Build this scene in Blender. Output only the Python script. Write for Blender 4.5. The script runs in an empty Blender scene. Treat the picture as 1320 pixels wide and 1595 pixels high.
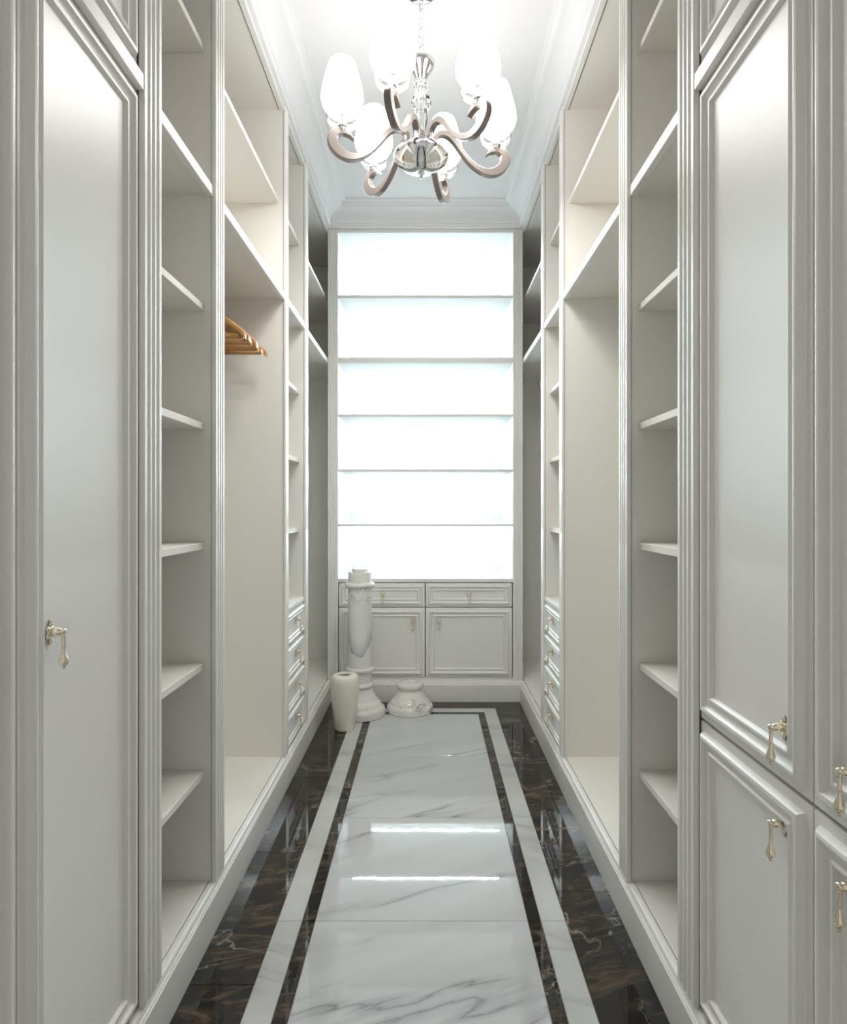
import bpy, bmesh, math, random
from mathutils import Vector, Matrix

# ------------------------------------------------------------------ camera, light, exposure
sc = bpy.context.scene
col = sc.collection
F = 993.0                     # focal length in pixels of the 1320 x 1595 frame
CAM_H = 1.169
cam_d = bpy.data.cameras.new('camera')
cam = bpy.data.objects.new('camera', cam_d)
col.objects.link(cam)
cam.location = (0, 0, CAM_H)
cam.rotation_euler = (math.pi / 2, 0, 0)
cam_d.sensor_fit = 'AUTO'
cam_d.sensor_width = 36.0
cam_d.lens = F / 1595 * 36.0
cam_d.shift_x = -8.0 / 1595
cam_d.shift_y = -7.5 / 1595
cam_d.clip_start = 0.02
sc.camera = cam

world = bpy.data.worlds.new('world')
sc.world = world
world.use_nodes = True
world.node_tree.nodes['Background'].inputs[0].default_value = (1.0, 0.985, 0.96, 1)
world.node_tree.nodes['Background'].inputs[1].default_value = 0.42     # soft light of the adjoining space at the open near end

SHADE_POWER = 5.0
BULB_WATTS = 4.4
LED_POWER = 400.0
sc.view_settings.view_transform = 'Standard'
sc.view_settings.look = 'None'
sc.view_settings.gamma = 1.0
sc.view_settings.use_curve_mapping = False
sc.view_settings.exposure = 0.26
sc.cycles.use_adaptive_sampling = True
sc.cycles.adaptive_threshold = 0.045
sc.cycles.max_bounces = 8
sc.cycles.diffuse_bounces = 5
sc.cycles.glossy_bounces = 4
sc.cycles.transmission_bounces = 8
sc.cycles.sample_clamp_indirect = 6.0
sc.cycles.caustics_reflective = False
sc.cycles.caustics_refractive = False

random.seed(4)

# ------------------------------------------------------------------ materials
def new_mat(name):
    m = bpy.data.materials.new(name)
    m.use_nodes = True
    nt = m.node_tree
    return m, nt, nt.nodes['Principled BSDF']

def N(nt, kind, **kw):
    n = nt.nodes.new(kind)
    for k, v in kw.items():
        setattr(n, k, v)
    return n

def plain(name, color, rough=0.4, metal=0.0, bump=0.0, bscale=200.0, spec=0.5, trans=0.0, ior=1.5, vary=0.0, coat=0.0, sss=0.0):
    m, nt, b = new_mat(name)
    b.inputs['Base Color'].default_value = (*color, 1)
    b.inputs['Roughness'].default_value = rough
    b.inputs['Metallic'].default_value = metal
    b.inputs['Specular IOR Level'].default_value = spec
    b.inputs['IOR'].default_value = ior
    b.inputs['Transmission Weight'].default_value = trans
    b.inputs['Coat Weight'].default_value = coat
    b.inputs['Coat Roughness'].default_value = 0.15
    tc = N(nt, 'ShaderNodeTexCoord')
    if vary:
        nz = N(nt, 'ShaderNodeTexNoise')
        nz.inputs['Scale'].default_value = 3.0
        nz.inputs['Detail'].default_value = 4
        nt.links.new(tc.outputs['Object'], nz.inputs['Vector'])
        rp = N(nt, 'ShaderNodeValToRGB')
        rp.color_ramp.elements[0].color = (*[c * (1 - vary) for c in color], 1)
        rp.color_ramp.elements[1].color = (*[min(1, c * (1 + vary)) for c in color], 1)
        nt.links.new(nz.outputs['Fac'], rp.inputs['Fac'])
        nt.links.new(rp.outputs['Color'], b.inputs['Base Color'])
    if bump:
        nz = N(nt, 'ShaderNodeTexNoise')
        nz.inputs['Scale'].default_value = bscale
        nz.inputs['Detail'].default_value = 2
        nt.links.new(tc.outputs['Object'], nz.inputs['Vector'])
        bp = N(nt, 'ShaderNodeBump')
        bp.inputs['Strength'].default_value = bump
        bp.inputs['Distance'].default_value = 0.001
        nt.links.new(nz.outputs['Fac'], bp.inputs['Height'])
        nt.links.new(bp.outputs['Normal'], b.inputs['Normal'])
    return m

def emitter(name, color, strength):
    m, nt, b = new_mat(name)
    b.inputs['Base Color'].default_value = (0.9, 0.9, 0.9, 1)
    b.inputs['Roughness'].default_value = 0.25
    b.inputs['Emission Color'].default_value = (*color, 1)
    b.inputs['Emission Strength'].default_value = strength
    return m

def thin_glass(name):
    """clear thin crystal: mostly see-through with a fresnel shine"""
    m = bpy.data.materials.new(name)
    m.use_nodes = True
    nt = m.node_tree
    nt.nodes.clear()
    out = N(nt, 'ShaderNodeOutputMaterial')
    tr = N(nt, 'ShaderNodeBsdfTransparent'); tr.inputs[0].default_value = (0.95, 0.96, 0.96, 1)
    gl = N(nt, 'ShaderNodeBsdfGlossy'); gl.inputs['Roughness'].default_value = 0.03
    lw = N(nt, 'ShaderNodeLayerWeight'); lw.inputs['Blend'].default_value = 0.42
    mx = N(nt, 'ShaderNodeMixShader')
    nt.links.new(lw.outputs['Facing'], mx.inputs[0]); nt.links.new(tr.outputs[0], mx.inputs[1]); nt.links.new(gl.outputs[0], mx.inputs[2])
    nt.links.new(mx.outputs[0], out.inputs[0])
    return m

def melamine(name, color):
    """matt board with a very fine woven grain"""
    m, nt, b = new_mat(name)
    tc = N(nt, 'ShaderNodeTexCoord')
    mp = N(nt, 'ShaderNodeMapping')
    mp.inputs['Scale'].default_value = (420, 420, 140)
    nz = N(nt, 'ShaderNodeTexNoise')
    nz.inputs['Scale'].default_value = 1.0
    nz.inputs['Detail'].default_value = 3
    nt.links.new(tc.outputs['Object'], mp.inputs['Vector'])
    nt.links.new(mp.outputs['Vector'], nz.inputs['Vector'])
    rp = N(nt, 'ShaderNodeValToRGB')
    rp.color_ramp.elements[0].position = 0.3
    rp.color_ramp.elements[1].position = 0.7
    rp.color_ramp.elements[0].color = (*[c * 0.975 for c in color], 1)
    rp.color_ramp.elements[1].color = (*[c * 1.015 for c in color], 1)
    nt.links.new(nz.outputs['Fac'], rp.inputs['Fac'])
    nt.links.new(rp.outputs['Color'], b.inputs['Base Color'])
    b.inputs['Roughness'].default_value = 0.55
    b.inputs['Specular IOR Level'].default_value = 0.35
    return m

def marble_white(name, base=(0.64, 0.65, 0.645), vein=(0.22, 0.23, 0.24), rough=0.018, sx=0.75, sy=4.2, rot=-25, amount=0.85, spec=0.5):
    m, nt, b = new_mat(name)
    L = nt.links.new
    tc = N(nt, 'ShaderNodeTexCoord')
    oi = N(nt, 'ShaderNodeObjectInfo')
    off = N(nt, 'ShaderNodeVectorMath', operation='MULTIPLY_ADD')
    rnd = N(nt, 'ShaderNodeCombineXYZ')
    for k in range(3):
        L(oi.outputs['Random'], rnd.inputs[k])
    off.inputs[1].default_value = (31.7, 17.3, 9.1)
    L(rnd.outputs[0], off.inputs[0])
    L(tc.outputs['Object'], off.inputs[2])
    ro = N(nt, 'ShaderNodeMapping')
    ro.inputs['Rotation'].default_value = (0, 0, math.radians(rot))
    L(tc.outputs['Object'], ro.inputs['Vector'])
    mp0 = N(nt, 'ShaderNodeMapping')
    mp0.inputs['Scale'].default_value = (sx, sy, sy)
    L(ro.outputs[0], mp0.inputs['Vector'])
    mp = N(nt, 'ShaderNodeVectorMath', operation='MULTIPLY_ADD')
    mp.inputs[1].default_value = (31.7, 17.3, 9.1)
    L(rnd.outputs[0], mp.inputs[0]); L(mp0.outputs[0], mp.inputs[2])
    nz = N(nt, 'ShaderNodeTexNoise')
    nz.inputs['Scale'].default_value = 0.9
    nz.inputs['Detail'].default_value = 6
    nz.inputs['Roughness'].default_value = 0.5
    nz.inputs['Distortion'].default_value = 0.15
    L(mp.outputs[0], nz.inputs['Vector'])
    a = N(nt, 'ShaderNodeMath', operation='SUBTRACT'); a.inputs[1].default_value = 0.5
    L(nz.outputs['Fac'], a.inputs[0])
    ab = N(nt, 'ShaderNodeMath', operation='ABSOLUTE'); L(a.outputs[0], ab.inputs[0])
    r1 = N(nt, 'ShaderNodeValToRGB')
    r1.color_ramp.elements[0].position = 0.0; r1.color_ramp.elements[0].color = (1, 1, 1, 1)
    r1.color_ramp.elements[1].position = 0.034; r1.color_ramp.elements[1].color = (0, 0, 0, 1)
    e = r1.color_ramp.elements.new(0.007); e.color = (0.45, 0.45, 0.45, 1)
    L(ab.outputs[0], r1.inputs['Fac'])
    msk = N(nt, 'ShaderNodeTexNoise'); msk.inputs['Scale'].default_value = 2.6; msk.inputs['Detail'].default_value = 3
    L(off.outputs[0], msk.inputs['Vector'])
    r2 = N(nt, 'ShaderNodeValToRGB')
    r2.color_ramp.elements[0].position = 0.38; r2.color_ramp.elements[1].position = 0.60
    L(msk.outputs['Fac'], r2.inputs['Fac'])
    ml = N(nt, 'ShaderNodeMath', operation='MULTIPLY'); L(r1.outputs['Color'], ml.inputs[0]); L(r2.outputs['Color'], ml.inputs[1])
    m2 = N(nt, 'ShaderNodeMath', operation='MULTIPLY'); m2.inputs[1].default_value = amount; L(ml.outputs[0], m2.inputs[0])
    # soft clouding
    cl = N(nt, 'ShaderNodeTexNoise'); cl.inputs['Scale'].default_value = 1.3; cl.inputs['Detail'].default_value = 6
    L(mp.outputs[0], cl.inputs['Vector'])
    r3 = N(nt, 'ShaderNodeValToRGB')
    r3.color_ramp.elements[0].position = 0.3; r3.color_ramp.elements[1].position = 0.62
    r3.color_ramp.elements[0].color = (*[c * 0.86 for c in base], 1)
    r3.color_ramp.elements[1].color = (*base, 1)
    L(cl.outputs['Fac'], r3.inputs['Fac'])
    mx = N(nt, 'ShaderNodeMix', data_type='RGBA')
    L(m2.outputs[0], mx.inputs['Factor']); L(r3.outputs['Color'], mx.inputs['A'])
    mx.inputs['B'].default_value = (*vein, 1)
    L(mx.outputs['Result'], b.inputs['Base Color'])
    b.inputs['Roughness'].default_value = rough
    b.inputs['Specular IOR Level'].default_value = spec
    return m

def marble_dark(name):
    m, nt, b = new_mat(name)
    L = nt.links.new
    tc = N(nt, 'ShaderNodeTexCoord')
    oi = N(nt, 'ShaderNodeObjectInfo')
    rnd = N(nt, 'ShaderNodeCombineXYZ')
    for k in range(3):
        L(oi.outputs['Random'], rnd.inputs[k])
    off = N(nt, 'ShaderNodeVectorMath', operation='MULTIPLY_ADD')
    off.inputs[1].default_value = (23.1, 41.9, 5.3)
    L(rnd.outputs[0], off.inputs[0]); L(tc.outputs['Object'], off.inputs[2])
    ro = N(nt, 'ShaderNodeMapping')
    ro.inputs['Rotation'].default_value = (0, 0, math.radians(-14))
    L(off.outputs[0], ro.inputs['Vector'])
    mp = N(nt, 'ShaderNodeMapping')
    mp.inputs['Scale'].default_value = (3.2, 10.0, 4)
    L(ro.outputs[0], mp.inputs['Vector'])
    n1 = N(nt, 'ShaderNodeTexNoise')
    n1.inputs['Scale'].default_value = 1.5; n1.inputs['Detail'].default_value = 9
    n1.inputs['Roughness'].default_value = 0.68; n1.inputs['Distortion'].default_value = 1.5
    L(mp.outputs[0], n1.inputs['Vector'])
    r = N(nt, 'ShaderNodeValToRGB')
    cr = r.color_ramp
    cr.elements[0].position = 0.34; cr.elements[0].color = (0.006, 0.006, 0.006, 1)
    cr.elements[1].position = 0.72; cr.elements[1].color = (0.15, 0.105, 0.07, 1)
    e = cr.elements.new(0.47); e.color = (0.012, 0.011, 0.010, 1)
    e = cr.elements.new(0.56); e.color = (0.048, 0.033, 0.022, 1)
    L(n1.outputs['Fac'], r.inputs['Fac'])
    # bright crackled veins
    n2 = N(nt, 'ShaderNodeTexNoise')
    n2.inputs['Scale'].default_value = 2.6; n2.inputs['Detail'].default_value = 7
    n2.inputs['Roughness'].default_value = 0.55; n2.inputs['Distortion'].default_value = 0.9
    L(off.outputs[0], n2.inputs['Vector'])
    a = N(nt, 'ShaderNodeMath', operation='SUBTRACT'); a.inputs[1].default_value = 0.5
    L(n2.outputs['Fac'], a.inputs[0])
    ab = N(nt, 'ShaderNodeMath', operation='ABSOLUTE'); L(a.outputs[0], ab.inputs[0])
    r1 = N(nt, 'ShaderNodeValToRGB')
    r1.color_ramp.elements[0].position = 0.0; r1.color_ramp.elements[0].color = (1, 1, 1, 1)
    r1.color_ramp.elements[1].position = 0.0085; r1.color_ramp.elements[1].color = (0, 0, 0, 1)
    L(ab.outputs[0], r1.inputs['Fac'])
    msk = N(nt, 'ShaderNodeTexNoise'); msk.inputs['Scale'].default_value = 3.3; msk.inputs['Detail'].default_value = 2
    L(off.outputs[0], msk.inputs['Vector'])
    r2 = N(nt, 'ShaderNodeValToRGB')
    r2.color_ramp.elements[0].position = 0.50; r2.color_ramp.elements[1].position = 0.64
    L(msk.outputs['Fac'], r2.inputs['Fac'])
    ml = N(nt, 'ShaderNodeMath', operation='MULTIPLY'); L(r1.outputs['Color'], ml.inputs[0]); L(r2.outputs['Color'], ml.inputs[1])
    m2 = N(nt, 'ShaderNodeMath', operation='MULTIPLY'); m2.inputs[1].default_value = 0.55; L(ml.outputs[0], m2.inputs[0])
    mx = N(nt, 'ShaderNodeMix', data_type='RGBA')
    L(m2.outputs[0], mx.inputs['Factor']); L(r.outputs['Color'], mx.inputs['A'])
    mx.inputs['B'].default_value = (0.42, 0.38, 0.34, 1)
    L(mx.outputs['Result'], b.inputs['Base Color'])
    b.inputs['Roughness'].default_value = 0.03
    b.inputs['Specular IOR Level'].default_value = 0.5
    return m

def stone_blotch(name, base, vein, rough, scale, lo, hi):
    """white ornamental marble with lilac grey blotches"""
    m, nt, b = new_mat(name)
    L = nt.links.new
    tc = N(nt, 'ShaderNodeTexCoord')
    n = N(nt, 'ShaderNodeTexNoise')
    n.inputs['Scale'].default_value = scale; n.inputs['Detail'].default_value = 8
    n.inputs['Roughness'].default_value = 0.6; n.inputs['Distortion'].default_value = 1.2
    L(tc.outputs['Object'], n.inputs['Vector'])
    a = N(nt, 'ShaderNodeMath', operation='SUBTRACT'); a.inputs[1].default_value = 0.5
    L(n.outputs['Fac'], a.inputs[0])
    ab = N(nt, 'ShaderNodeMath', operation='ABSOLUTE'); L(a.outputs[0], ab.inputs[0])
    r1 = N(nt, 'ShaderNodeValToRGB')
    r1.color_ramp.elements[0].position = 0.0; r1.color_ramp.elements[0].color = (1, 1, 1, 1)
    r1.color_ramp.elements[1].position = 0.03; r1.color_ramp.elements[1].color = (0, 0, 0, 1)
    L(ab.outputs[0], r1.inputs['Fac'])
    k = N(nt, 'ShaderNodeTexNoise'); k.inputs['Scale'].default_value = scale * 0.7; k.inputs['Detail'].default_value = 3
    L(tc.outputs['Object'], k.inputs['Vector'])
    r2 = N(nt, 'ShaderNodeValToRGB')
    r2.color_ramp.elements[0].position = lo; r2.color_ramp.elements[1].position = hi
    L(k.outputs['Fac'], r2.inputs['Fac'])
    ml = N(nt, 'ShaderNodeMath', operation='MULTIPLY'); L(r1.outputs['Color'], ml.inputs[0]); L(r2.outputs['Color'], ml.inputs[1])
    mx = N(nt, 'ShaderNodeMix', data_type='RGBA')
    L(ml.outputs[0], mx.inputs['Factor'])
    mx.inputs['A'].default_value = (*base, 1); mx.inputs['B'].default_value = (*vein, 1)
    L(mx.outputs['Result'], b.inputs['Base Color'])
    b.inputs['Roughness'].default_value = rough
    b.inputs['Subsurface Weight'].default_value = 0.0
    return m

def shaft_marble(name):
    """cream shaft with one lilac cloud along a curved lower edge and a few dark veins at the top"""
    m, nt, b = new_mat(name)
    L = nt.links.new
    def math_(op, a, c=None):
        n = N(nt, 'ShaderNodeMath', operation=op)
        for i, v in enumerate((a, c)):
            if v is None: continue
            if isinstance(v, (int, float)): n.inputs[i].default_value = v
            else: L(v, n.inputs[i])
        return n.outputs[0]
    tc = N(nt, 'ShaderNodeTexCoord')
    sp = N(nt, 'ShaderNodeSeparateXYZ'); L(tc.outputs['Object'], sp.inputs[0])
    nz = N(nt, 'ShaderNodeTexNoise'); nz.inputs['Scale'].default_value = 38; nz.inputs['Detail'].default_value = 6
    L(tc.outputs['Object'], nz.inputs['Vector'])
    zb = math_('ADD', math_('MULTIPLY', math_('MULTIPLY', sp.outputs[0], sp.outputs[0]), 21.0), 0.055)
    d = math_('ADD', math_('SUBTRACT', sp.outputs[2], zb), math_('MULTIPLY', math_('SUBTRACT', nz.outputs['Fac'], 0.5), 0.06))
    r = N(nt, 'ShaderNodeValToRGB'); cr = r.color_ramp
    cr.elements[0].position = 0.0; cr.elements[0].color = (0, 0, 0, 1)
    cr.elements[1].position = 0.10; cr.elements[1].color = (0, 0, 0, 1)
    e = cr.elements.new(0.008); e.color = (1, 1, 1, 1)
    e = cr.elements.new(0.030); e.color = (0.55, 0.55, 0.55, 1)
    L(d, r.inputs['Fac'])
    rb = math_('MULTIPLY', r.outputs['Color'], math_('ADD', 0.15, nz.outputs['Fac']))
    v = N(nt, 'ShaderNodeTexNoise'); v.inputs['Scale'].default_value = 11; v.inputs['Detail'].default_value = 6; v.inputs['Distortion'].default_value = 1.0
    L(tc.outputs['Object'], v.inputs['Vector'])
    rv = N(nt, 'ShaderNodeValToRGB')
    rv.color_ramp.elements[0].color = (1, 1, 1, 1); rv.color_ramp.elements[1].color = (0, 0, 0, 1); rv.color_ramp.elements[1].position = 0.035
    L(math_('ABSOLUTE', math_('SUBTRACT', v.outputs['Fac'], 0.5)), rv.inputs['Fac'])
    top = N(nt, 'ShaderNodeMapRange'); top.inputs['From Min'].default_value = 0.33; top.inputs['From Max'].default_value = 0.42
    L(sp.outputs[2], top.inputs['Value'])
    vv = math_('MULTIPLY', math_('MULTIPLY', rv.outputs['Color'], top.outputs[0]), 0.7)
    f = math_('MAXIMUM', rb, vv)
    mx = N(nt, 'ShaderNodeMix', data_type='RGBA')
    L(f, mx.inputs['Factor'])
    mx.inputs['A'].default_value = (0.80, 0.79, 0.75, 1); mx.inputs['B'].default_value = (0.27, 0.25, 0.36, 1)
    L(mx.outputs['Result'], b.inputs['Base Color'])
    b.inputs['Roughness'].default_value = 0.14
    return m

def wood(name):
    m, nt, b = new_mat(name)
    L = nt.links.new
    tc = N(nt, 'ShaderNodeTexCoord')
    mp = N(nt, 'ShaderNodeMapping'); mp.inputs['Scale'].default_value = (8, 90, 90)
    L(tc.outputs['Object'], mp.inputs['Vector'])
    n = N(nt, 'ShaderNodeTexNoise'); n.inputs['Scale'].default_value = 1.0; n.inputs['Detail'].default_value = 4
    L(mp.outputs[0], n.inputs['Vector'])
    r = N(nt, 'ShaderNodeValToRGB')
    r.color_ramp.elements[0].position = 0.3; r.color_ramp.elements[0].color = (0.36, 0.165, 0.045, 1)
    r.color_ramp.elements[1].position = 0.7; r.color_ramp.elements[1].color = (0.60, 0.33, 0.11, 1)
    L(n.outputs['Fac'], r.inputs['Fac'])
    L(r.outputs['Color'], b.inputs['Base Color'])
    b.inputs['Roughness'].default_value = 0.3
    return m

M = {
    'paint': plain('satin_paint', (0.83, 0.82, 0.785), rough=0.38, vary=0.012, spec=0.5),
    'board': melamine('cream_board', (0.84, 0.818, 0.767)),
    'ceiling': plain('ceiling_paint', (0.82, 0.825, 0.83), rough=0.75, spec=0.2, bump=0.03, bscale=400),
    'wall': plain('wall_paint', (0.74, 0.73, 0.70), rough=0.8, spec=0.2, bump=0.05, bscale=300),
    'niche': plain('niche_board', (0.80, 0.82, 0.82), rough=0.5, spec=0.3, bump=0.02, bscale=400),
    'mwhite': marble_white('white_marble_tile'),
    'mband': marble_white('white_marble_band', base=(0.62, 0.625, 0.61), rot=20, amount=0.5, rough=0.05),
    'mdark': marble_dark('dark_brown_marble_tile'),
    'grout': plain('grout', (0.50, 0.48, 0.44), rough=0.8, bump=0.2, bscale=500),
    'chrome': plain('chrome', (0.86, 0.86, 0.87), rough=0.04, metal=1.0),
    'arm': plain('taupe_satin_metal', (0.20, 0.170, 0.152), rough=0.34, metal=0.15),
    'crystal': plain('crystal', (1, 1, 1), rough=0.0, trans=1.0, ior=1.5),
    'dish': thin_glass('clear_glass'),
    'shade': emitter('opal_glass_lit', (1.0, 0.97, 0.955), SHADE_POWER),
    'led': emitter('led_strip_lit', (0.86, 0.97, 1.0), LED_POWER),
    'brass': plain('champagne_brass', (0.88, 0.79, 0.62), rough=0.14, metal=1.0),
    'wood': wood('hanger_wood'),
    'steel': plain('steel', (0.65, 0.65, 0.66), rough=0.2, metal=1.0),
    'column': stone_blotch('column_marble', (0.80, 0.785, 0.74), (0.45, 0.43, 0.42), 0.14, 6.0, 0.58, 0.74),
    'shaft': shaft_marble('column_shaft_marble'),
    'stump': stone_blotch('veined_marble', (0.80, 0.78, 0.73), (0.36, 0.34, 0.33), 0.12, 8.0, 0.46, 0.66),
    'vase': plain('alabaster', (0.85, 0.81, 0.70), rough=0.3, bump=0.05, bscale=60, vary=0.03),
}

# ------------------------------------------------------------------ mesh helpers
def finish(name, bm, mat, parent=None, smooth=None, origin=None):
    """one mesh object with its origin at the middle of its base"""
    bmesh.ops.remove_doubles(bm, verts=bm.verts, dist=1e-6)
    bmesh.ops.recalc_face_normals(bm, faces=bm.faces)
    xs = [v.co for v in bm.verts]
    if origin is None:
        mn = Vector([min(v[k] for v in xs) for k in range(3)])
        mx = Vector([max(v[k] for v in xs) for k in range(3)])
        origin = Vector(((mn.x + mx.x) / 2, (mn.y + mx.y) / 2, mn.z))
    else:
        origin = Vector(origin)
    bmesh.ops.translate(bm, verts=bm.verts, vec=-origin)
    if smooth is not None:
        lim = math.radians(smooth)
        for f in bm.faces:
            f.smooth = True
        for e in bm.edges:
            if len(e.link_faces) == 2 and e.calc_face_angle(0) > lim:
                e.smooth = False
    me = bpy.data.meshes.new(name)
    bm.to_mesh(me); bm.free()
    me.materials.append(M[mat])
    o = bpy.data.objects.new(name, me)
    col.objects.link(o)
    place(o, origin, parent)
    return o

WORLD_LOC = {}
def place(o, loc, parent=None, rot=None):
    loc = Vector(loc)
    WORLD_LOC[o.name] = loc
    if rot is not None:
        o.rotation_euler = rot
    if parent is not None:
        o.parent = parent
        o.location = loc - WORLD_LOC[parent.name]
    else:
        o.location = loc

def empty(name, loc):
    o = bpy.data.objects.new(name, None)
    o.empty_display_size = 0.05
    col.objects.link(o)
    place(o, loc)
    return o

def tag(o, label=None, cat=None, group=None, kind=None):
    if label: o['label'] = label
    if cat: o['category'] = cat
    if group: o['group'] = group
    if kind: o['kind'] = kind
    return o

def structure(o):
    o['kind'] = 'structure'
    return o

def box(bm, x0, x1, y0, y1, z0, z1, bev=0.0, seg=1):
    x0, x1 = min(x0, x1), max(x0, x1)
    vs = [bm.verts.new(p) for p in ((x0, y0, z0), (x1, y0, z0), (x1, y1, z0), (x0, y1, z0),
                                    (x0, y0, z1), (x1, y0, z1), (x1, y1, z1), (x0, y1, z1))]
    fs = [bm.faces.new([vs[i] for i in q]) for q in ((3, 2, 1, 0), (4, 5, 6, 7), (0, 1, 5, 4), (1, 2, 6, 5), (2, 3, 7, 6), (3, 0, 4, 7))]
    if bev:
        es = list({e for f in fs for e in f.edges})
        bmesh.ops.bevel(bm, geom=es, offset=bev, segments=seg, affect='EDGES', profile=0.5)

def box_obj(name, mat, parent, dims, bev=0.0, seg=1, smooth=None):
    bm = bmesh.new()
    box(bm, *dims, bev=bev, seg=seg)
    return finish(name, bm, mat, parent, smooth)

def lathe(bm, prof, c=(0, 0, 0), seg=32, squash=None):
    rings = []
    for r, z in prof:
        if r < 1e-5:
            rings.append([bm.verts.new((c[0], c[1], c[2] + z))])
        else:
            rings.append([bm.verts.new((c[0] + r * math.cos(2 * math.pi * k / seg), c[1] + r * math.sin(2 * math.pi * k / seg), c[2] + z)) for k in range(seg)])
    for a, b in zip(rings, rings[1:]):
        for k in range(seg):
            k2 = (k + 1) % seg
            if len(a) == 1 and len(b) == 1:
                continue
            if len(a) == 1:
                bm.faces.new((a[0], b[k], b[k2]))
            elif len(b) == 1:
                bm.faces.new((a[k], a[k2], b[0]))
            else:
                bm.faces.new((a[k], a[k2], b[k2], b[k]))

def tube(bm, pts, r, seg=8, closed=False):
    pts = [Vector(p) for p in pts]
    n = len(pts)
    rings = []
    up = Vector((0.13, 0.27, 0.95)).normalized()
    for i, p in enumerate(pts):
        a = pts[(i - 1) % n] if (closed or i > 0) else p
        b = pts[(i + 1) % n] if (closed or i < n - 1) else p
        t = (b - a).normalized()
        s = t.cross(up)
        if s.length < 0.05:
            s = t.cross(Vector((1, 0, 0)))
        s.normalize()
        w = s.cross(t).normalized()
        rr = r[i] if isinstance(r, (list, tuple)) else r
        rings.append([bm.verts.new(p + s * math.cos(2 * math.pi * k / seg) * rr + w * math.sin(2 * math.pi * k / seg) * rr) for k in range(seg)])
    m = n if closed else n - 1
    for i in range(m):
        a, b = rings[i], rings[(i + 1) % n]
        for k in range(seg):
            k2 = (k + 1) % seg
            bm.faces.new((a[k], a[k2], b[k2], b[k]))
    if not closed:
        bm.faces.new(rings[0][::-1]); bm.faces.new(rings[-1])

def spline(pts, n):
    """Catmull-Rom through the points, n samples per span"""
    P = [Vector(p) for p in pts]
    P = [P[0] * 2 - P[1]] + P + [P[-1] * 2 - P[-2]]
    out = []
    for i in range(1, len(P) - 2):
        for k in range(n):
            t = k / n
            a, b, c, d = P[i - 1], P[i], P[i + 1], P[i + 2]
            out.append(0.5 * ((2 * b) + (c - a) * t + (2 * a - 5 * b + 4 * c - d) * t * t + (3 * b - a - 3 * c + d) * t ** 3))
    out.append(P[-2])
    return out

# ------------------------------------------------------------------ dimensions of the place (metres)
C = -0.02                    # centre line of the aisle
U_PL, U_FR, U_PIL = 0.567, 0.588, 0.573     # plinth face, cabinet face, pilaster face (from the centre line)
U_BACK = 1.15                # back of the side wardrobes
U_WALL = 1.17
Y0 = 0.54                    # near end of the wardrobes
Y_PL, Y_FR, Y_NICHE, Y_WALL = 3.825, 3.842, 4.41, 4.44
Y_NEAR = -0.6
Z_DECK, Z_LIP0, Z_LIP1, Z_TOP, Z_COR, Z_CEIL = 0.125, 2.036, 2.066, 2.828, 2.846, 2.975
PIL_A = (1.330, 1.417)
PIL_B = (1.778, 1.853)
ST_C = (2.662, 2.713)
ST_D = (3.094, 3.155)

def X(s, u):
    return C + s * u

def sbox(name, mat, parent, s, u0, u1, y0, y1, z0, z1, bev=0.0, seg=1, smooth=None):
    return box_obj(name, mat, parent, (X(s, u0), X(s, u1), y0, y1, z0, z1), bev, seg, smooth)

# ------------------------------------------------------------------ the room shell
floor = structure(box_obj('floor', 'grout', None, (C - U_WALL, C + U_WALL, Y_NEAR, Y_WALL, -0.12, -0.003)))
def tile(mat, x0, x1, y0, y1):
    g = 0.0008
    return box_obj('tile', mat, floor, (x0 + g, x1 - g, y0 + g, y1 - g, -0.0035, 0.0), bev=0.0006)

FIELD, STRIP, BAND = 0.300, 0.338, 0.407
FY = 3.601
row = [FY - 0.6 * k for k in range(9)]
for a, b in zip(row, row[1:]):
    tile('mwhite', C - FIELD, C + FIELD, b, a)
near = row[-1]
for s in (-1, 1):
    for a, b in zip(row, row[1:]):
        top = a + (0.0385 if a == FY else 0)
        e0, e1 = sorted((X(s, FIELD), X(s, STRIP)))
        tile('mdark', e0, e1, b, top)
        top = a + (0.1065 if a == FY else 0)
        e0, e1 = sorted((X(s, STRIP), X(s, BAND)))
        tile('mband', e0, e1, b, top)
    ys = [Y_FR, 3.14, 2.54, 1.94, 1.34, 0.74, 0.14, -0.46, near] if s == 1 else [Y_FR, 3.36, 2.76, 2.16, 1.56, 0.96, 0.36, -0.24, near]
    for a, b in zip(ys, ys[1:]):
        e0, e1 = sorted((X(s, BAND), X(s, U_PL + 0.02)))
        tile('mdark', e0, e1, b, a)
tile('mdark', C - FIELD, C, FY, FY + 0.0385)
tile('mdark', C, C + FIELD, FY, FY + 0.0385)
tile('mband', C - STRIP, C - 0.1, FY + 0.0385, FY + 0.1065)
tile('mband', C - 0.1, C + STRIP, FY + 0.0385, FY + 0.1065)
tile('mdark', C - BAND, C + 0.1, FY + 0.1065, Y_FR)
tile('mdark', C + 0.1, C + BAND, FY + 0.1065, Y_FR)

ceiling = structure(box_obj('ceiling', 'ceiling', None, (C - U_WALL, C + U_WALL, Y_NEAR, Y_WALL, Z_CEIL, Z_CEIL + 0.1)))
structure(box_obj('wall_left', 'wall', None, (C - U_WALL - 0.1, C - U_WALL, Y_NEAR - 0.1, Y_WALL + 0.1, -0.12, Z_CEIL + 0.1)))
structure(box_obj('wall_right', 'wall', None, (C + U_WALL, C + U_WALL + 0.1, Y_NEAR - 0.1, Y_WALL + 0.1, -0.12, Z_CEIL + 0.1)))
structure(box_obj('wall_back', 'wall', None, (C - U_WALL, C + U_WALL, Y_WALL, Y_WALL + 0.1, -0.12, Z_CEIL + 0.1)))

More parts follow.
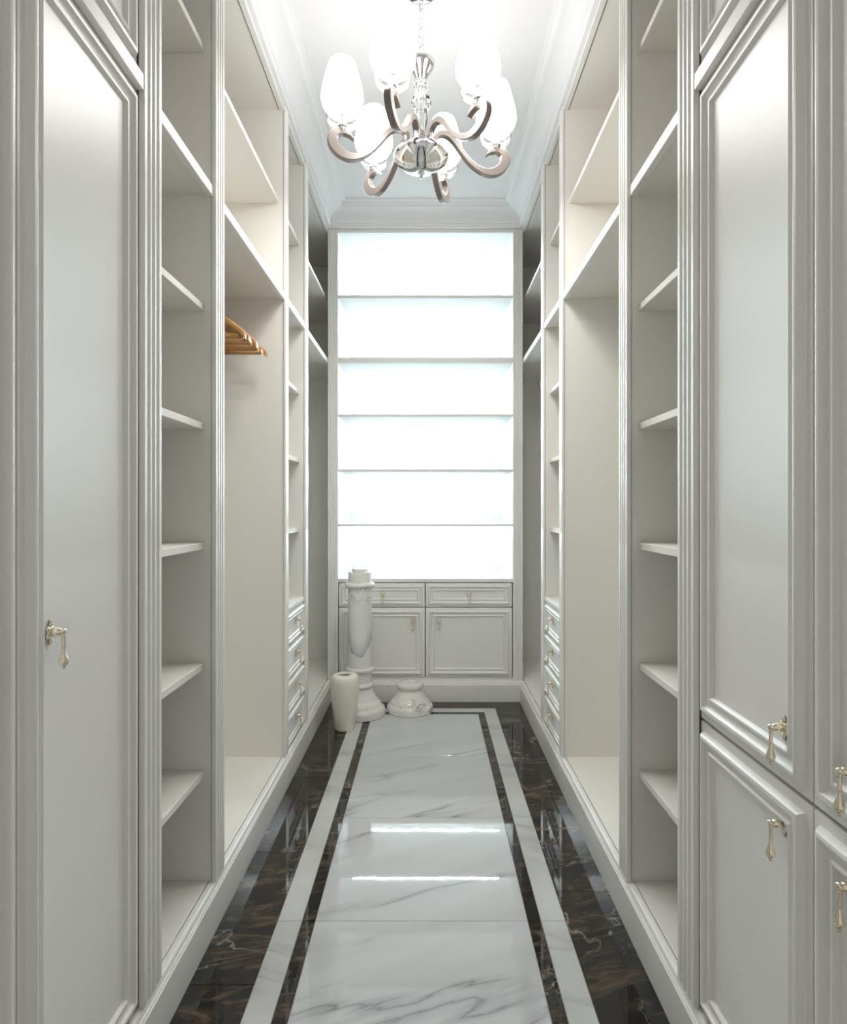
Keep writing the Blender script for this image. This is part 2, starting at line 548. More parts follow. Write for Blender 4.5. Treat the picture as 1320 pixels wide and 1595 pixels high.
# crown moulding: p = distance into the room from the cabinet face, z
COR = [(-0.02, Z_COR), (0.018, Z_COR), (0.018, 2.852), (0.022, 2.856), (0.022, 2.866), (0.027, 2.868), (0.027, 2.876)]
for k in range(1, 9):
    t = k / 8 * math.pi / 2
    COR.append((0.027 + 0.062 * (1 - math.cos(t)), 2.876 + 0.062 * math.sin(t)))
COR += [(0.089, 2.944), (0.096, 2.946), (0.098, 2.955), (0.104, 2.962), (0.116, 2.964), (0.120, 2.966), (0.120, Z_CEIL), (-0.02, Z_CEIL)]
def moulding(name, sect, mat):
    """sect: list of polygon end rings, joined"""
    bm = bmesh.new()
    A, B = [[bm.verts.new(p) for p in ring] for ring in sect]
    n = len(A)
    for k in range(n):
        k2 = (k + 1) % n
        bm.faces.new((A[k], A[k2], B[k2], B[k]))
    bm.faces.new(A[::-1]); bm.faces.new(B)
    return structure(finish(name, bm, mat, None, smooth=25))
for i, s in enumerate((-1, 1)):
    moulding('trim_%d' % (i + 1), [[(X(s, U_FR - p), Y0, z) for p, z in COR], [(X(s, U_FR - p), Y_FR - p, z) for p, z in COR]], 'ceiling')
moulding('trim_3', [[(X(-1, U_FR - p), Y_FR - p, z) for p, z in COR], [(X(1, U_FR - p), Y_FR - p, z) for p, z in COR]], 'ceiling')

# plinths with a stepped top moulding
PLN = [(-0.012, 0.0), (0.0, 0.0), (0.0, 0.1015), (-0.0015, 0.103), (-0.0035, 0.103), (-0.0035, 0.107), (-0.005, 0.1085), (-0.007, 0.1085),
       (-0.0075, 0.113), (-0.010, 0.119), (-0.0145, 0.1225), (-0.019, 0.1235), (-0.026, 0.1235), (-0.026, 0.0)]
PLN = PLN[1:]
for name, s in (('baseboard_left', -1), ('baseboard_right', 1)):
    moulding(name, [[(X(s, U_PL - p), Y0, z) for p, z in PLN], [(X(s, U_PL - p), Y_PL - p, z) for p, z in PLN]], 'paint')
moulding('baseboard_back', [[(X(-1, U_PL - p), Y_PL - p, z) for p, z in PLN], [(X(1, U_PL - p), Y_PL - p, z) for p, z in PLN]], 'paint')

# ------------------------------------------------------------------ joinery parts
PROFILE = [(0, 0), (0.014, 0.0008), (0.0165, 0.0015), (0.019, 0.0085), (0.0225, 0.0125), (0.0265, 0.0138), (0.0305, 0.0128), (0.033, 0.0085), (0.0345, 0.0072),
           (0.039, 0.0045), (0.046, 0.0030), (0.0475, 0.0062), (0.0505, 0.0082), (0.0540, 0.0078), (0.0570, 0.0045), (0.0590, 0.0005), (0.066, -0.0004)]
def front_panel(name, to_world, w, h, parent, mat='paint', k=1.0, thick=0.02, smooth=30):
    """a framed door or drawer front; to_world maps (across, up, out)"""
    bm = bmesh.new()
    rings = []
    prof = [(0, -thick)] + [(d * k, p * min(1, k * 1.1)) for d, p in PROFILE]
    for d, p in prof:
        rings.append([bm.verts.new(to_world(a, b, p)) for a, b in ((d, d), (w - d, d), (w - d, h - d), (d, h - d))])
    bm.faces.new(rings[0][::-1])
    for A, B in zip(rings, rings[1:]):
        for q in range(4):
            q2 = (q + 1) % 4
            bm.faces.new((A[q], A[q2], B[q2], B[q]))
    bm.faces.new(rings[-1])
    return finish(name, bm, mat, parent, smooth=smooth)

def handle_mesh():
    """ornate teardrop pull: rosette, boss and hanging drop; out = +X, up = +Z"""
    bm = bmesh.new()
    def blob(c, r, seg=12):
        mat = Matrix.Translation(c) @ Matrix.Diagonal((*r, 1))
        bmesh.ops.create_uvsphere(bm, u_segments=seg, v_segments=8, radius=1.0, matrix=mat)
    blob((0.0015, 0, 0), (0.0045, 0.0085, 0.0085), 16)
    for a in range(4):
        t = a * math.pi / 2 + math.pi / 4
        blob((0.001, 0.0075 * math.cos(t), 0.0075 * math.sin(t)), (0.003, 0.0042, 0.0042))
    blob((0.0015, 0, 0.0115), (0.003, 0.0035, 0.0048))
    blob((0.0015, 0, 0.0165), (0.0025, 0.0023, 0.0027))
    blob((0.0015, 0, -0.0115), (0.003, 0.0035, 0.0042))
    blob((0.0015, 0, -0.0158), (0.0025, 0.0020, 0.0022))
    blob((0.009, 0, 0.001), (0.0125, 0.0072, 0.0068), 14)
    blob((0.0205, 0, 0.0015), (0.0042, 0.0042, 0.0048))
    blob((0.0205, 0.0045, 0.0015), (0.0022, 0.0022, 0.0022))
    blob((0.0205, -0.0045, 0.0015), (0.0022, 0.0022, 0.0022))
    prof = [(0.0, -0.001), (0.0028, -0.002), (0.0032, -0.004), (0.0022, -0.0055)]
    z = -0.0055
    for k in range(5):
        prof += [(0.0029, z - 0.0012), (0.0022, z - 0.0026)]
        z -= 0.0026
    prof += [(0.0034, z - 0.001), (0.0022, z - 0.0022), (0.0024, z - 0.006), (0.0036, z - 0.012), (0.0055, z - 0.018), (0.0068, z - 0.0225),
             (0.0066, z - 0.026), (0.0048, z - 0.029), (0.0020, z - 0.0305), (0.0026, z - 0.032), (0.0022, z - 0.034), (0.0, z - 0.035)]
    lathe(bm, prof, c=(0.0205, 0, 0), seg=20)
    bmesh.ops.scale(bm, vec=(1.1, 1.16, 1.1), verts=bm.verts)
    bmesh.ops.recalc_face_normals(bm, faces=bm.faces)
    for f in bm.faces:
        f.smooth = True
    me = bpy.data.meshes.new('handle')
    bm.to_mesh(me); bm.free()
    me.materials.append(M['brass'])
    return me
HANDLE = handle_mesh()
def handle(parent, loc, rz):
    o = bpy.data.objects.new('handle', HANDLE)
    col.objects.link(o)
    place(o, loc, parent, (0, 0, rz))
    o['label'] = 'champagne brass teardrop pull'
    return o

def side_door(parent, s, y0, y1, z0, z1, hy=None, hz=None, k=1.0, name='door'):
    g = 0.0018
    d = front_panel(name, lambda a, b, p: (X(s, U_FR - p), y0 + g + a, z0 + g + b), y1 - y0 - 2 * g, z1 - z0 - 2 * g, parent, k=k)
    if hy is not None:
        handle(d, (X(s, U_FR), hy, hz), 0 if s < 0 else math.pi)
    return d

def fluted(name, parent, a0, a1, z0, z1, out, grooves=3, edge=0.013, fillet=0.0065, depth=0.0062, body=0.013):
    """out(a, p, z): a across the width, p towards the room"""
    w = a1 - a0
    gw = (w - 2 * edge - (grooves - 1) * fillet) / grooves
    prof = [(0, 0.0), (0, body - 0.002), (0.002, body)]
    x = edge
    for k in range(grooves):
        for q in range(9):
            t = q / 8
            prof.append((x + gw * t, body - depth * math.sin(math.pi * t) ** 0.7))
        x += gw + fillet
    prof += [(w - 0.002, body), (w, body - 0.002), (w, 0.0)]
    bm = bmesh.new()
    A = [bm.verts.new(out(a0 + a, p, z0)) for a, p in prof]
    B = [bm.verts.new(out(a0 + a, p, z1)) for a, p in prof]
    n = len(A)
    for k in range(n):
        k2 = (k + 1) % n
        bm.faces.new((A[k], A[k2], B[k2], B[k]))
    bm.faces.new(A[::-1]); bm.faces.new(B)
    return finish(name, bm, 'paint', parent, smooth=35)

def carcass(root, s, y0, y1, mat='board', out=0.004):
    """side panels, back, deck and top of one open unit; y0..y1 are the inner faces"""
    t = 0.018
    sbox('side_panel', mat, root, s, U_FR, U_BACK, y0 - t, y0, 0.0, Z_COR - 0.002, bev=0.0008)
    sbox('side_panel', mat, root, s, U_FR, U_BACK, y1, y1 + t, 0.0, Z_COR - 0.002, bev=0.0008)
    sbox('back_panel', mat, root, s, U_BACK, U_BACK + 0.012, y0 - t, y1 + t, 0.0, Z_COR - 0.002)
    sbox('deck', mat, root, s, U_FR + 0.008, U_BACK, y0, y1, 0.100, Z_DECK, bev=0.0015)
    sbox('top_panel', mat, root, s, U_FR + 0.020, U_BACK, y0, y1, Z_TOP + 0.004, Z_COR - 0.002)
    sbox('top_rail', 'paint', root, s, U_FR - out, U_FR + 0.016, y0, y1, Z_TOP, Z_COR - 0.001, bev=0.001)

def thin_shelf(root, s, y0, y1, z):
    return sbox('shelf', 'board', root, s, U_FR + 0.020, U_BACK, y0, y1, z, z + 0.019, bev=0.0012)

def lipped_shelf(root, s, y0, y1, out=0.006):
    bm = bmesh.new()
    box(bm, X(s, U_FR + 0.016), X(s, U_BACK), y0, y1, Z_LIP0 + 0.007, Z_LIP1)
    o = finish('fixed_shelf', bm, 'board', root)
    sbox('shelf_lipping', 'paint', root, s, U_FR - out, U_FR + 0.014, y0, y1, Z_LIP0, Z_LIP1, bev=0.0015)
    return o

THIN = [2.440, 1.717, 1.385, 1.051, 0.716, 0.415]
NAMES = {-1: 'left', 1: 'right'}

def hangover(side):
    return '%s of the aisle' % NAMES[side]

for s in (-1, 1):
    side = NAMES[s]
    # --- closed wardrobe with framed doors, nearest to the camera
    r = empty('door_wardrobe', (X(s, 0.87), (Y0 + PIL_A[0]) / 2, 0))
    ymid = 0.940
    ye = PIL_A[0] - 0.001
    sbox('body', 'board', r, s, U_FR + 0.075, U_BACK, Y0 + 0.002, ye, 0.0, Z_COR - 0.002)
    fl = sbox('face_lipping', 'paint', r, s, U_PIL + 0.001, U_FR + 0.02, Y0, ye, Z_LIP0 + 0.001, Z_LIP1 + 0.006, bev=0.002)
    for (a, b, hy) in ((Y0, ymid, ymid - 0.088), (ymid, ye, ymid + 0.082)):
        side_door(r, s, a, b, Z_LIP1 + 0.008, Z_COR - 0.016, name='upper_door')
        if s < 0:
            side_door(r, s, a, b, Z_DECK + 0.003, Z_LIP0 - 0.001, hy, 0.968)
        else:
            side_door(r, s, a, b, 0.7305, Z_LIP0 - 0.001, hy - 0.006, 0.817)
            side_door(r, s, a, b, Z_DECK + 0.003, 0.7275, hy - 0.006, 0.664, name='lower_door')
    if s < 0:
        tag(r, 'cream wardrobe at the left edge with one tall full-height door and one brass pull', 'wardrobe', 'closed wardrobes by the camera')
    else:
        tag(r, 'cream wardrobe at the right edge with doors split into upper and lower, several brass pulls', 'wardrobe', 'closed wardrobes by the camera')

    # --- narrow shelf tower between fluted pilasters
    r = empty('shelf_tower', (X(s, 0.87), 1.6, 0))
    ya, yb = PIL_A[1] - 0.004, PIL_B[0] + 0.005
    carcass(r, s, ya, yb)
    for z in THIN:
        thin_shelf(r, s, ya, yb, z)
    lipped_shelf(r, s, ya, yb)
    for a, b in (PIL_A, PIL_B):
        fluted('pilaster', r, a, b, 0.1238, Z_COR - 0.001, lambda y, p, z: (X(s, U_FR - 0.0032 - p), y, z), body=0.0118)
    tag(r, 'narrow open shelf tower between fluted pilasters, %s' % hangover(s), 'shelf unit', 'narrow shelf towers')

    # --- wide hanging bay
    r = empty('hanging_wardrobe', (X(s, 0.87), 2.26, 0))
    ya, yb = PIL_B[1] + 0.0185, ST_C[0] + 0.004
    carcass(r, s, ya, yb)
    thin_shelf(r, s, ya, yb, 2.440)
    lipped_shelf(r, s, ya, yb)
    bm = bmesh.new()
    tube(bm, [(X(s, 0.865), ya, 1.955), (X(s, 0.865), yb, 1.955)], 0.0125, 14)
    finish('clothes_rail', bm, 'steel', r, smooth=40)
    sbox('stile', 'paint', r, s, U_PIL + 0.003, U_FR - 0.0015, *ST_C, 0.1238, Z_COR - 0.001, bev=0.002)
    tag(r, 'wide open hanging wardrobe with wooden hangers, left of the aisle' if s < 0 else 'wide empty hanging wardrobe without hangers, right of the aisle', 'wardrobe', 'wide hanging wardrobes')

    # --- drawer tower
    r = empty('drawer_tower', (X(s, 0.87), 2.9, 0))
    ya, yb = ST_C[1] + 0.0185, ST_D[0] + 0.003
    carcass(r, s, ya, yb)
    for z in THIN[:4]:
        thin_shelf(r, s, ya, yb, z)
    lipped_shelf(r, s, ya, yb)
    for a, b in (ST_D,):
        sbox('stile', 'paint', r, s, U_PIL + 0.003, U_FR - 0.0015, a, b, 0.1238, Z_COR - 0.001, bev=0.002)
    sbox('drawer_top', 'paint', r, s, U_FR - 0.004, U_BACK, ya, yb, 0.714, 0.736, bev=0.003, seg=2, smooth=40)
    hgt = (0.711 - 0.1265) / 4
    for k in range(4):
        z0 = 0.1265 + k * hgt
        d = side_door(r, s, ST_C[1] + 0.001, yb - 0.001, z0, z0 + hgt, (ya + yb) / 2, z0 + hgt * 0.62, k=0.62, name='drawer')
        d['label'] = 'framed drawer front'
    tag(r, 'narrow tower of open shelves above four framed drawers, %s' % hangover(s), 'drawer unit', 'drawer towers')

    # --- corner hanging bay running behind the end cabinet
    r = empty('corner_wardrobe', (X(s, 0.87), 3.8, 0))
    ya, yb = ST_D[1] + 0.0185, Y_WALL - 0.022
    carcass(r, s, ya, yb, out=0.0)
    thin_shelf(r, s, ya, yb, 2.440)
    lipped_shelf(r, s, ya, yb, out=0.0)
    tag(r, 'open corner wardrobe at the far %s end, next to the lit niche' % side, 'wardrobe', 'corner wardrobes')

# ------------------------------------------------------------------ lit display cabinet at the end
r = empty('display_cabinet', (C, 4.12, 0))
NL, NR = -0.546, 0.508
FL, FRX = X(-1, U_FR), X(1, U_FR)
t = 0.018
def zy(y, Y=Y_FR):
    return CAM_H + (790 - y) * Y / F
Z_WT0, Z_WT1 = zy(907), zy(901.5)
for a0, a1 in ((FL + 0.0005, NL), (NR, FRX - 0.0005)):
    fluted('pilaster', r, a0, a1, 0.1238, Z_COR - 0.001, lambda x, p, z: (x, Y_FR + 0.012 - p, z), grooves=3, edge=0.012, depth=0.005)
box_obj('side_panel', 'niche', r, (NL - 0.020, NL, Y_FR + 0.0125, Y_NICHE, Z_WT1, Z_COR - 0.002))
box_obj('side_panel', 'niche', r, (NR, NR + 0.020, Y_FR + 0.0125, Y_NICHE, Z_WT1, Z_COR - 0.002))
box_obj('outer_panel', 'board', r, (FL + 0.001, FL + 0.019, Y_FR + 0.0125, Y_NICHE, 0.0, Z_COR - 0.002))
box_obj('outer_panel', 'board', r, (FRX - 0.019, FRX - 0.001, Y_FR + 0.0125, Y_NICHE, 0.0, Z_COR - 0.002))
box_obj('back_panel', 'niche', r, (FL + 0.001, FRX - 0.001, Y_NICHE, Y_WALL - 0.003, 0.0, Z_COR - 0.002))
box_obj('top_panel', 'niche', r, (NL, NR, Y_FR + 0.02, Y_NICHE, zy(362.3), Z_COR - 0.002))
box_obj('top_rail', 'paint', r, (NL, NR, Y_FR + 0.002, Y_FR + 0.02, zy(362.3), Z_COR - 0.001), bev=0.0012)
box_obj('worktop', 'niche', r, (NL, NR, Y_FR + 0.021, Y_NICHE, Z_WT0, Z_WT1))
box_obj('worktop_edge', 'paint', r, (NL, NR, Y_FR + 0.001, Y_FR + 0.021, Z_WT0, Z_WT1), bev=0.0015)
box_obj('body', 'board', r, (NL, NR, Y_FR + 0.09, Y_NICHE, 0.02, Z_WT0))
shelf_y = [(459.6, 463.7), (556.7, 565.4), (645.0, 648.9), (731.0, 734.9), (816.3, 820.0)]
unders = [zy(362.3)]
for a, b in shelf_y:
    box_obj('shelf', 'niche', r, (NL, NR, Y_FR + 0.0165, Y_NICHE, zy(b), zy(a)))
    box_obj('shelf_edge', 'paint', r, (NL, NR, Y_FR + 0.004, Y_FR + 0.0165, zy(b), zy(a)), bev=0.001)
    unders.append(zy(b))
for z in unders:
    o = box_obj('led_strip', 'led', r, (NL + 0.03, NR - 0.03, Y_NICHE - 0.033, Y_NICHE - 0.0275, z - 0.005, z - 0.001))
    o['label'] = 'lit cool white led strip under the shelf'
xm = (662.8 - 668) * Y_FR / F
def end_front(name, x0, x1, z0, z1, hx, hz, k):
    g = 0.0028
    d = front_panel(name, lambda a, b, p: (x0 + g + a, Y_FR + 0.008 - p, z0 + g + b), x1 - x0 - 2 * g, z1 - z0 - 2 * g, r, k=k)
    handle(d, (hx, Y_FR + 0.008, hz), -math.pi / 2)
zd0, zd1, zd2 = zy(1056), zy(946), zy(907.5)
hx = lambda x: (x - 668) * (Y_FR - 0.01) / F
end_front('drawer', NL + 0.002, xm, zd1, zd2, hx(596), zy(927), 0.82)
end_front('drawer', xm, NR - 0.002, zd1, zd2, hx(731.5), zy(927), 0.82)
end_front('door', NL + 0.002, xm, zd0, zd1, hx(643.3), zy(967), 0.95)
end_front('door', xm, NR - 0.002, zd0, zd1, hx(684), zy(967), 0.95)
box_obj('bottom_rail', 'paint', r, (NL, NR, Y_FR + 0.004, Y_FR + 0.027, 0.02, zd0))
tag(r, 'tall brightly lit shelf niche above drawers and cupboard doors at the aisle end', 'display cabinet')

# ------------------------------------------------------------------ chandelier
CX, CY = -0.026, 2.23
ch = empty('chandelier', (CX, CY, 2.32))
def cl(name, prof, mat, parent=ch, seg=36, smooth=40, c=(CX, CY, 0)):
    bm = bmesh.new()
    lathe(bm, prof, c, seg)
    return finish(name, bm, mat, parent, smooth=smooth)
cl('ceiling_canopy', [(0, Z_CEIL), (0.058, Z_CEIL), (0.060, Z_CEIL - 0.006), (0.052, Z_CEIL - 0.016), (0.030, Z_CEIL - 0.026), (0.010, Z_CEIL - 0.031), (0.006, Z_CEIL - 0.040), (0, Z_CEIL - 0.041)], 'chrome')
# chain
zc = 2.742
nlink = 6
ll = (Z_CEIL - 0.036 - zc) / nlink
link = bmesh.new()
pts = []
hl, hw = ll / 2 + 0.0036 - 0.0095, 0.0095
for k in range(24):
    a = 2 * math.pi * k / 24
    pts.append((hw * math.cos(a), 0, hw * math.sin(a) + (hl if math.sin(a) >= 0 else -hl)))
tube(link, pts, 0.0028, 8, closed=True)
first = finish('chain_link', link, 'chrome', ch, smooth=60, origin=(0, 0, 0))
for k in range(nlink):
    o = first if k == 0 else first.copy()
    if k:
        col.objects.link(o)
    place(o, (CX, CY, zc + ll * (k + 0.5)), ch, (0, 0, math.radians(35) + (math.pi / 2 if k % 2 else 0)))
# column
cl('top_cup', [(0, 2.742), (0.012, 2.742), (0.040, 2.739), (0.047, 2.732), (0.048, 2.722), (0.044, 2.708), (0.034, 2.694), (0.028, 2.682), (0.023, 2.670), (0.020, 2.660), (0.024, 2.654), (0.024, 2.650), (0.0, 2.649)], 'chrome')
cl('stem', [(0, 2.655), (0.006, 2.655), (0.006, 2.44), (0, 2.44)], 'chrome', seg=12)
bm = bmesh.new()
for k in range(10):
    a = 2 * math.pi * k / 10
    bmesh.ops.create_icosphere(bm, subdivisions=2, radius=0.0088, matrix=Matrix.Translation((CX + 0.018 * math.cos(a), CY + 0.018 * math.sin(a), 2.634)))
finish('crystal_ring', bm, 'crystal', ch, smooth=50)
cl('collar', [(0, 2.622), (0.021, 2.622), (0.022, 2.618), (0.019, 2.612), (0, 2.612)], 'chrome')
cl('crystal_ball', [(0.0075, 2.611), (0.022, 2.611), (0.034, 2.594), (0.036, 2.582), (0.030, 2.564), (0.018, 2.556), (0.0075, 2.556)], 'crystal', seg=10, smooth=5)
cl('crystal_stem', [(0.0075, 2.554), (0.024, 2.554), (0.023, 2.530), (0.019, 2.505), (0.014, 2.485), (0.0075, 2.482)], 'crystal', seg=10, smooth=5)
cl('hub', [(0, 2.483), (0.013, 2.483), (0.016, 2.478), (0.012, 2.470), (0.014, 2.462), (0.030, 2.458), (0.044, 2.452), (0.052, 2.442), (0.050, 2.432), (0.046, 2.428), (0, 2.428)], 'chrome')
cl('bowl', [(0.0, 2.432), (0.048, 2.430), (0.070, 2.424), (0.086, 2.413), (0.095, 2.400), (0.096, 2.393), (0.092, 2.383), (0.080, 2.369), (0.062, 2.356), (0.040, 2.345), (0.018, 2.338), (0.0, 2.336)], 'chrome', seg=48, smooth=60)
cl('finial', [(0, 2.338), (0.013, 2.337), (0.008, 2.333), (0.0055, 2.330), (0.0075, 2.325), (0.007, 2.319), (0.0, 2.316)], 'chrome', seg=20)

PATH = [(0.047, 2.440), (0.050, 2.462), (0.068, 2.480), (0.094, 2.480), (0.120, 2.460), (0.148, 2.424), (0.180, 2.390), (0.216, 2.369), (0.252, 2.364), (0.286, 2.379), (0.307, 2.409), (0.302, 2.437), (0.277, 2.448), (0.252, 2.440), (0.236, 2.424)]
THK = [0.013, 0.015, 0.018, 0.020, 0.018, 0.016, 0.017, 0.021, 0.027, 0.032, 0.034, 0.030, 0.023, 0.014, 0.002]
def arm_mesh(a):
    P = spline([(p[0], p[1], t) for p, t in zip(PATH, THK)], 6)
    d = Vector((math.cos(a), math.sin(a), 0)); q = Vector((-math.sin(a), math.cos(a), 0))
    bm = bmesh.new()
    rings = []
    n = len(P)
    for i, p in enumerate(P):
        A, B = P[max(0, i - 1)], P[min(n - 1, i + 1)]
        tr, tz = B[0] - A[0], B[1] - A[1]
        l = math.hypot(tr, tz) or 1
        nr, nz = -tz / l, tr / l
        h = p[2] / 2
        w = 0.0115
        b = min(0.0022, h * 0.6)
        ring = []
        for (sn, sw) in ((h, w - b), (h - b, w), (-h + b, w), (-h, w - b), (-h, -w + b), (-h + b, -w), (h - b, -w), (h, -w + b)):
            ring.append(bm.verts.new(Vector((CX, CY, 0)) + d * (p[0] + nr * sn) + q * sw + Vector((0, 0, p[1] + nz * sn))))
        rings.append(ring)
    for R1, R2 in zip(rings, rings[1:]):
        for k in range(8):
            k2 = (k + 1) % 8
            bm.faces.new((R1[k], R1[k2], R2[k2], R2[k]))
    bm.faces.new(rings[0][::-1]); bm.faces.new(rings[-1])
    return bm
R_SH = 0.274
for k in range(6):
    a = math.radians(12 + 60 * k)
    arm = finish('arm', arm_mesh(a), 'arm', ch, smooth=30)
    c = (CX + R_SH * math.cos(a), CY + R_SH * math.sin(a), 0)
    cl('arm_socket', [(0, 2.420), (0.009, 2.420), (0.0095, 2.446), (0.009, 2.462), (0.0, 2.462)], 'chrome', ch, 16, c=(CX + 0.047 * math.cos(a), CY + 0.047 * math.sin(a), 0))
    cl('glass_dish', [(0.013, 2.4635), (0.034, 2.465), (0.049, 2.475), (0.055, 2.489), (0.056, 2.503), (0.052, 2.503), (0.050, 2.491), (0.044, 2.480), (0.031, 2.4715), (0.013, 2.469)], 'dish', arm, 28, c=c)
    cl('lamp_holder', [(0, 2.450), (0.012, 2.450), (0.0125, 2.462), (0.018, 2.463), (0.018, 2.4695), (0.012, 2.471), (0.014, 2.476), (0.0115, 2.481), (0.014, 2.486), (0.0115, 2.491), (0.015, 2.497), (0.015, 2.509), (0, 2.509)], 'chrome', arm, 24, c=c)
    cl('lamp_shade', [(0.0400, 2.511), (0.042, 2.507), (0.056, 2.518), (0.0670, 2.536), (0.0725, 2.556), (0.0722, 2.572), (0.068, 2.597), (0.0615, 2.624), (0.0545, 2.650), (0.048, 2.672), (0.043, 2.684), (0.035, 2.691), (0.020, 2.695), (0, 2.6955)], 'shade', arm, 32, 80, c=c)
    bd = bpy.data.lights.new('bulb_light', 'AREA')            # the bulb's light leaving the open bottom of the shade
    bd.shape = 'DISK'; bd.size = 0.078; bd.energy = BULB_WATTS; bd.color = (1.0, 0.98, 0.955)
    bo = bpy.data.objects.new('bulb_light', bd); col.objects.link(bo)
    place(bo, (c[0], c[1], 2.512), arm)
tag(ch, 'six-arm chrome chandelier with lit opal glass shades on curled taupe arms', 'chandelier')

# flush hatch in the ceiling behind the chandelier
bm = bmesh.new()
hx0, hx1, hy0, hy1 = -0.155, 0.115, 3.375, 3.645
box(bm, hx0, hx1, hy0, hy1, Z_CEIL - 0.006, Z_CEIL, bev=0.0)
vs = [e for e in bm.edges if abs(e.verts[0].co.z - e.verts[1].co.z) > 0.001]
bmesh.ops.bevel(bm, geom=vs, offset=0.03, segments=5, affect='EDGES', profile=0.5)
o = finish('ceiling_hatch', bm, 'ceiling', None, smooth=30)
tag(o, 'flush white square hatch in the ceiling behind the chandelier', 'ceiling panel')

# ------------------------------------------------------------------ marble pieces on the floor
def turned(name, prof, mat, x, y, label, cat, seg=56, group=None, smooth=35):
    bm = bmesh.new()
    lathe(bm, prof, (x, y, 0), seg)
    o = finish(name, bm, mat, None, smooth=smooth)
    return tag(o, label, cat, group)

pc = (-0.388, 3.598)
col_root = empty('marble_pedestal', (pc[0], pc[1], 0))
def pp(name, prof, seg=56, smooth=35, mat='column'):
    bm = bmesh.new()
    lathe(bm, prof, (pc[0], pc[1], 0), seg)
    return finish(name, bm, mat, col_root, smooth=smooth)
pp('base', [(0, 0), (0.139, 0), (0.143, 0.004), (0.1435, 0.030), (0.139, 0.043), (0.130, 0.050), (0.124, 0.053), (0.120, 0.064), (0.113, 0.076), (0.107, 0.081), (0.104, 0.083),
            (0.098, 0.092), (0.088, 0.107), (0.079, 0.125), (0.0735, 0.143), (0.072, 0.155), (0, 0.155)])
bead = lambda z0, z1, r, rb: [(0, z0), (rb, z0)] + [(rb + (r - rb) * math.sin(math.pi * k / 10), z0 + (z1 - z0) * (1 - math.cos(math.pi * k / 10)) / 2) for k in range(1, 10)] + [(rb, z1), (0, z1)]
pp('ring', bead(0.155, 0.185, 0.0785, 0.066))
pp('neck', [(0, 0.185), (0.066, 0.185), (0.0655, 0.243), (0, 0.243)])
pp('ring', bead(0.243, 0.273, 0.0800, 0.064))
pp('shaft', [(0, 0.273), (0.0665, 0.273), (0.0665, 0.70), (0.066, 0.718), (0, 0.718)], mat='shaft')
pp('ring', bead(0.718, 0.747, 0.0850, 0.066))
pp('capital', [(0, 0.747), (0.066, 0.747), (0.066, 0.801), (0.065, 0.803), (0, 0.803)])
pp('tenon', [(0, 0.803), (0.044, 0.803), (0.044, 0.821), (0.043, 0.823), (0, 0.823)], seg=8, smooth=10)
tag(col_root, 'tall turned white marble column pedestal with lilac veins beside the vase', 'pedestal')

turned('stone_stump', [(0, 0), (0.129, 0), (0.1325, 0.003), (0.133, 0.026), (0.129, 0.037), (0.121, 0.043), (0.116, 0.046), (0.113, 0.055), (0.106, 0.068), (0.100, 0.072), (0.097, 0.075),
                       (0.090, 0.086), (0.080, 0.100), (0.070, 0.114), (0.064, 0.124), (0.063, 0.128), (0.069, 0.132), (0.0755, 0.140), (0.077, 0.149), (0.074, 0.157), (0.066, 0.162), (0.052, 0.163), (0.048, 0.158), (0, 0.157)],
       'stump', -0.107, 3.667, 'short round veined marble base on the floor right of the column', 'stone base')
turned('alabaster_vase', [(0, 0), (0.047, 0), (0.051, 0.003), (0.0535, 0.02), (0.060, 0.07), (0.0675, 0.13), (0.0735, 0.19), (0.0765, 0.235), (0.0765, 0.258), (0.073, 0.274), (0.064, 0.285), (0.050, 0.290), (0.038, 0.290),
                          (0.033, 0.287), (0.031, 0.280), (0.040, 0.262), (0.060, 0.235), (0.058, 0.15), (0.042, 0.02), (0, 0.015)],
       'vase', -0.442, 3.362, 'cream alabaster vase with a narrow open mouth in front of the column', 'vase')

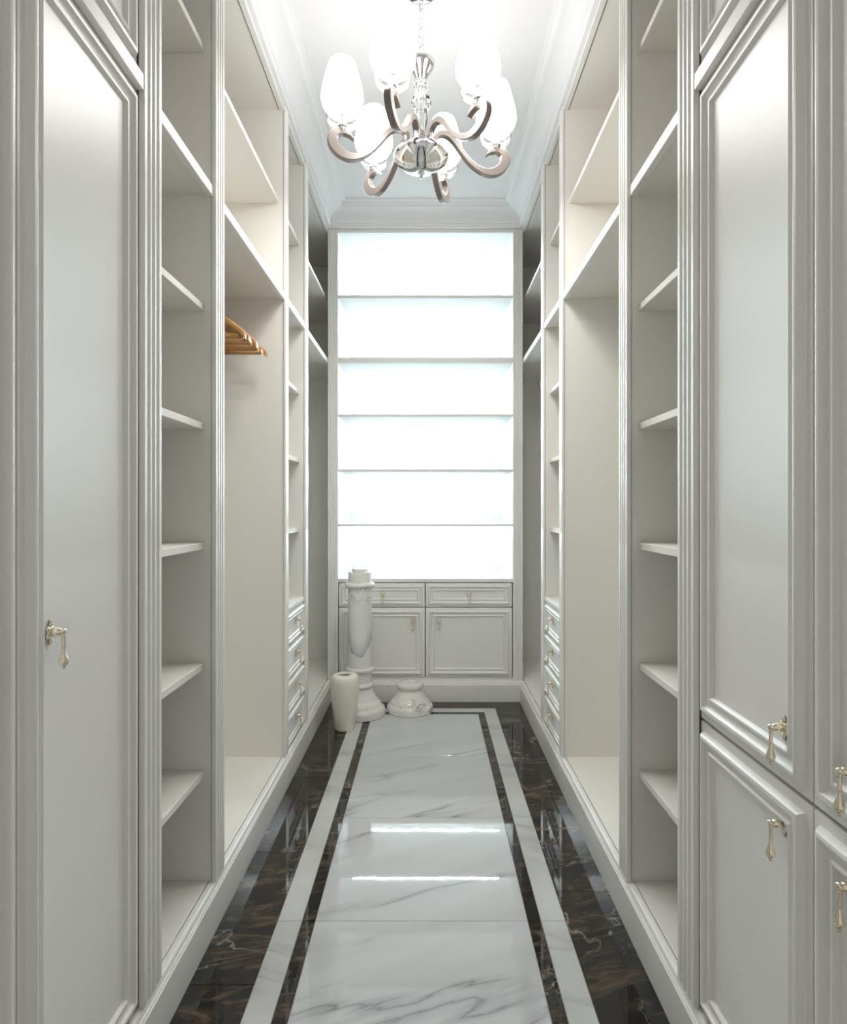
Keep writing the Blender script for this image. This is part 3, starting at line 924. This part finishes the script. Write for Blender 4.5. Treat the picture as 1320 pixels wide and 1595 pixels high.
# ------------------------------------------------------------------ wooden hangers bunched on the left rail
HX = X(-1, 0.865)
def hanger_parts():
    pts = spline([(-0.222, -0.110, 0.0105), (-0.205, -0.093, 0.0125), (-0.165, -0.062, 0.0115), (-0.10, -0.026, 0.0095), (-0.04, -0.006, 0.0085), (0, 0, 0.0085),
                  (0.04, -0.006, 0.0085), (0.10, -0.026, 0.0095), (0.165, -0.062, 0.0115), (0.205, -0.093, 0.0125), (0.222, -0.110, 0.0105)], 4)
    bm = bmesh.new()
    rings = []
    for p in pts:
        w = 0.0065 + 0.008 * max(0, abs(p[0]) - 0.12) / 0.1
        bow = 0.020 * (abs(p[0]) / 0.222) ** 2
        h = p[2]
        rings.append([bm.verts.new((p[0], bow + sy, p[1] + sz)) for sy, sz in ((-w, -h * .6), (-w * .5, -h), (w * .5, -h), (w, -h * .6), (w, h * .6), (w * .5, h), (-w * .5, h), (-w, h * .6))])
    for A, B in zip(rings, rings[1:]):
        for k in range(8):
            bm.faces.new((A[k], A[(k + 1) % 8], B[(k + 1) % 8], B[k]))
    bm.faces.new(rings[0][::-1]); bm.faces.new(rings[-1])
    sh = bm
    bar = bmesh.new()
    tube(bar, [(-0.20, 0.012, -0.106), (0.20, 0.012, -0.106)], 0.0062, 10)
    hk = bmesh.new()
    pts = [(0, 0, 0.004), (0, 0, 0.030)]
    for k in range(0, 13):
        a = math.radians(-90 + 22 + k * 20)
        pts.append((0.0190 * math.cos(a), 0, 0.052 + 0.0190 * math.sin(a)))
    tube(hk, pts, 0.0016, 6)
    return sh, bar, hk
sh, bar, hk = hanger_parts()
ys = [2.285, 2.335, 2.375, 2.425, 2.470, 2.520, 2.565]
zr = 1.955 + 0.0125 + 0.0016 - 0.071
order = ['nearest the camera, foremost of the bunch', 'second from the front of the bunch', 'third from the front of the bunch', 'fourth from the front, middle of the bunch', 'third from the back of the bunch', 'second from the back of the bunch', 'farthest from the camera, last of the bunch']
protos = None
for i, y in enumerate(ys):
    root = empty('clothes_hanger', (HX, y, zr))
    if protos is None:
        protos = [finish('shoulder', sh, 'wood', root, smooth=50, origin=(0, 0, 0)), finish('trouser_bar', bar, 'wood', root, smooth=50, origin=(0, 0, 0)), finish('hook', hk, 'steel', root, smooth=60, origin=(0, 0, 0))]
        parts = protos
    else:
        parts = []
        for p in protos:
            c = p.copy(); col.objects.link(c); parts.append(c)
    for p in parts:
        p.parent = root
        p.location = (0, 0, 0)
    root.rotation_euler = (0, 0, math.radians([2, -2, 3, -1, 2, -3, 1][i]))
    root.location.x += [0, 0.004, -0.004, 0.006, -0.002, 0.003, 0.006][i]
    tag(root, 'honey brown wooden clothes hanger %s' % order[i], 'hanger', 'wooden hangers in the left wardrobe')
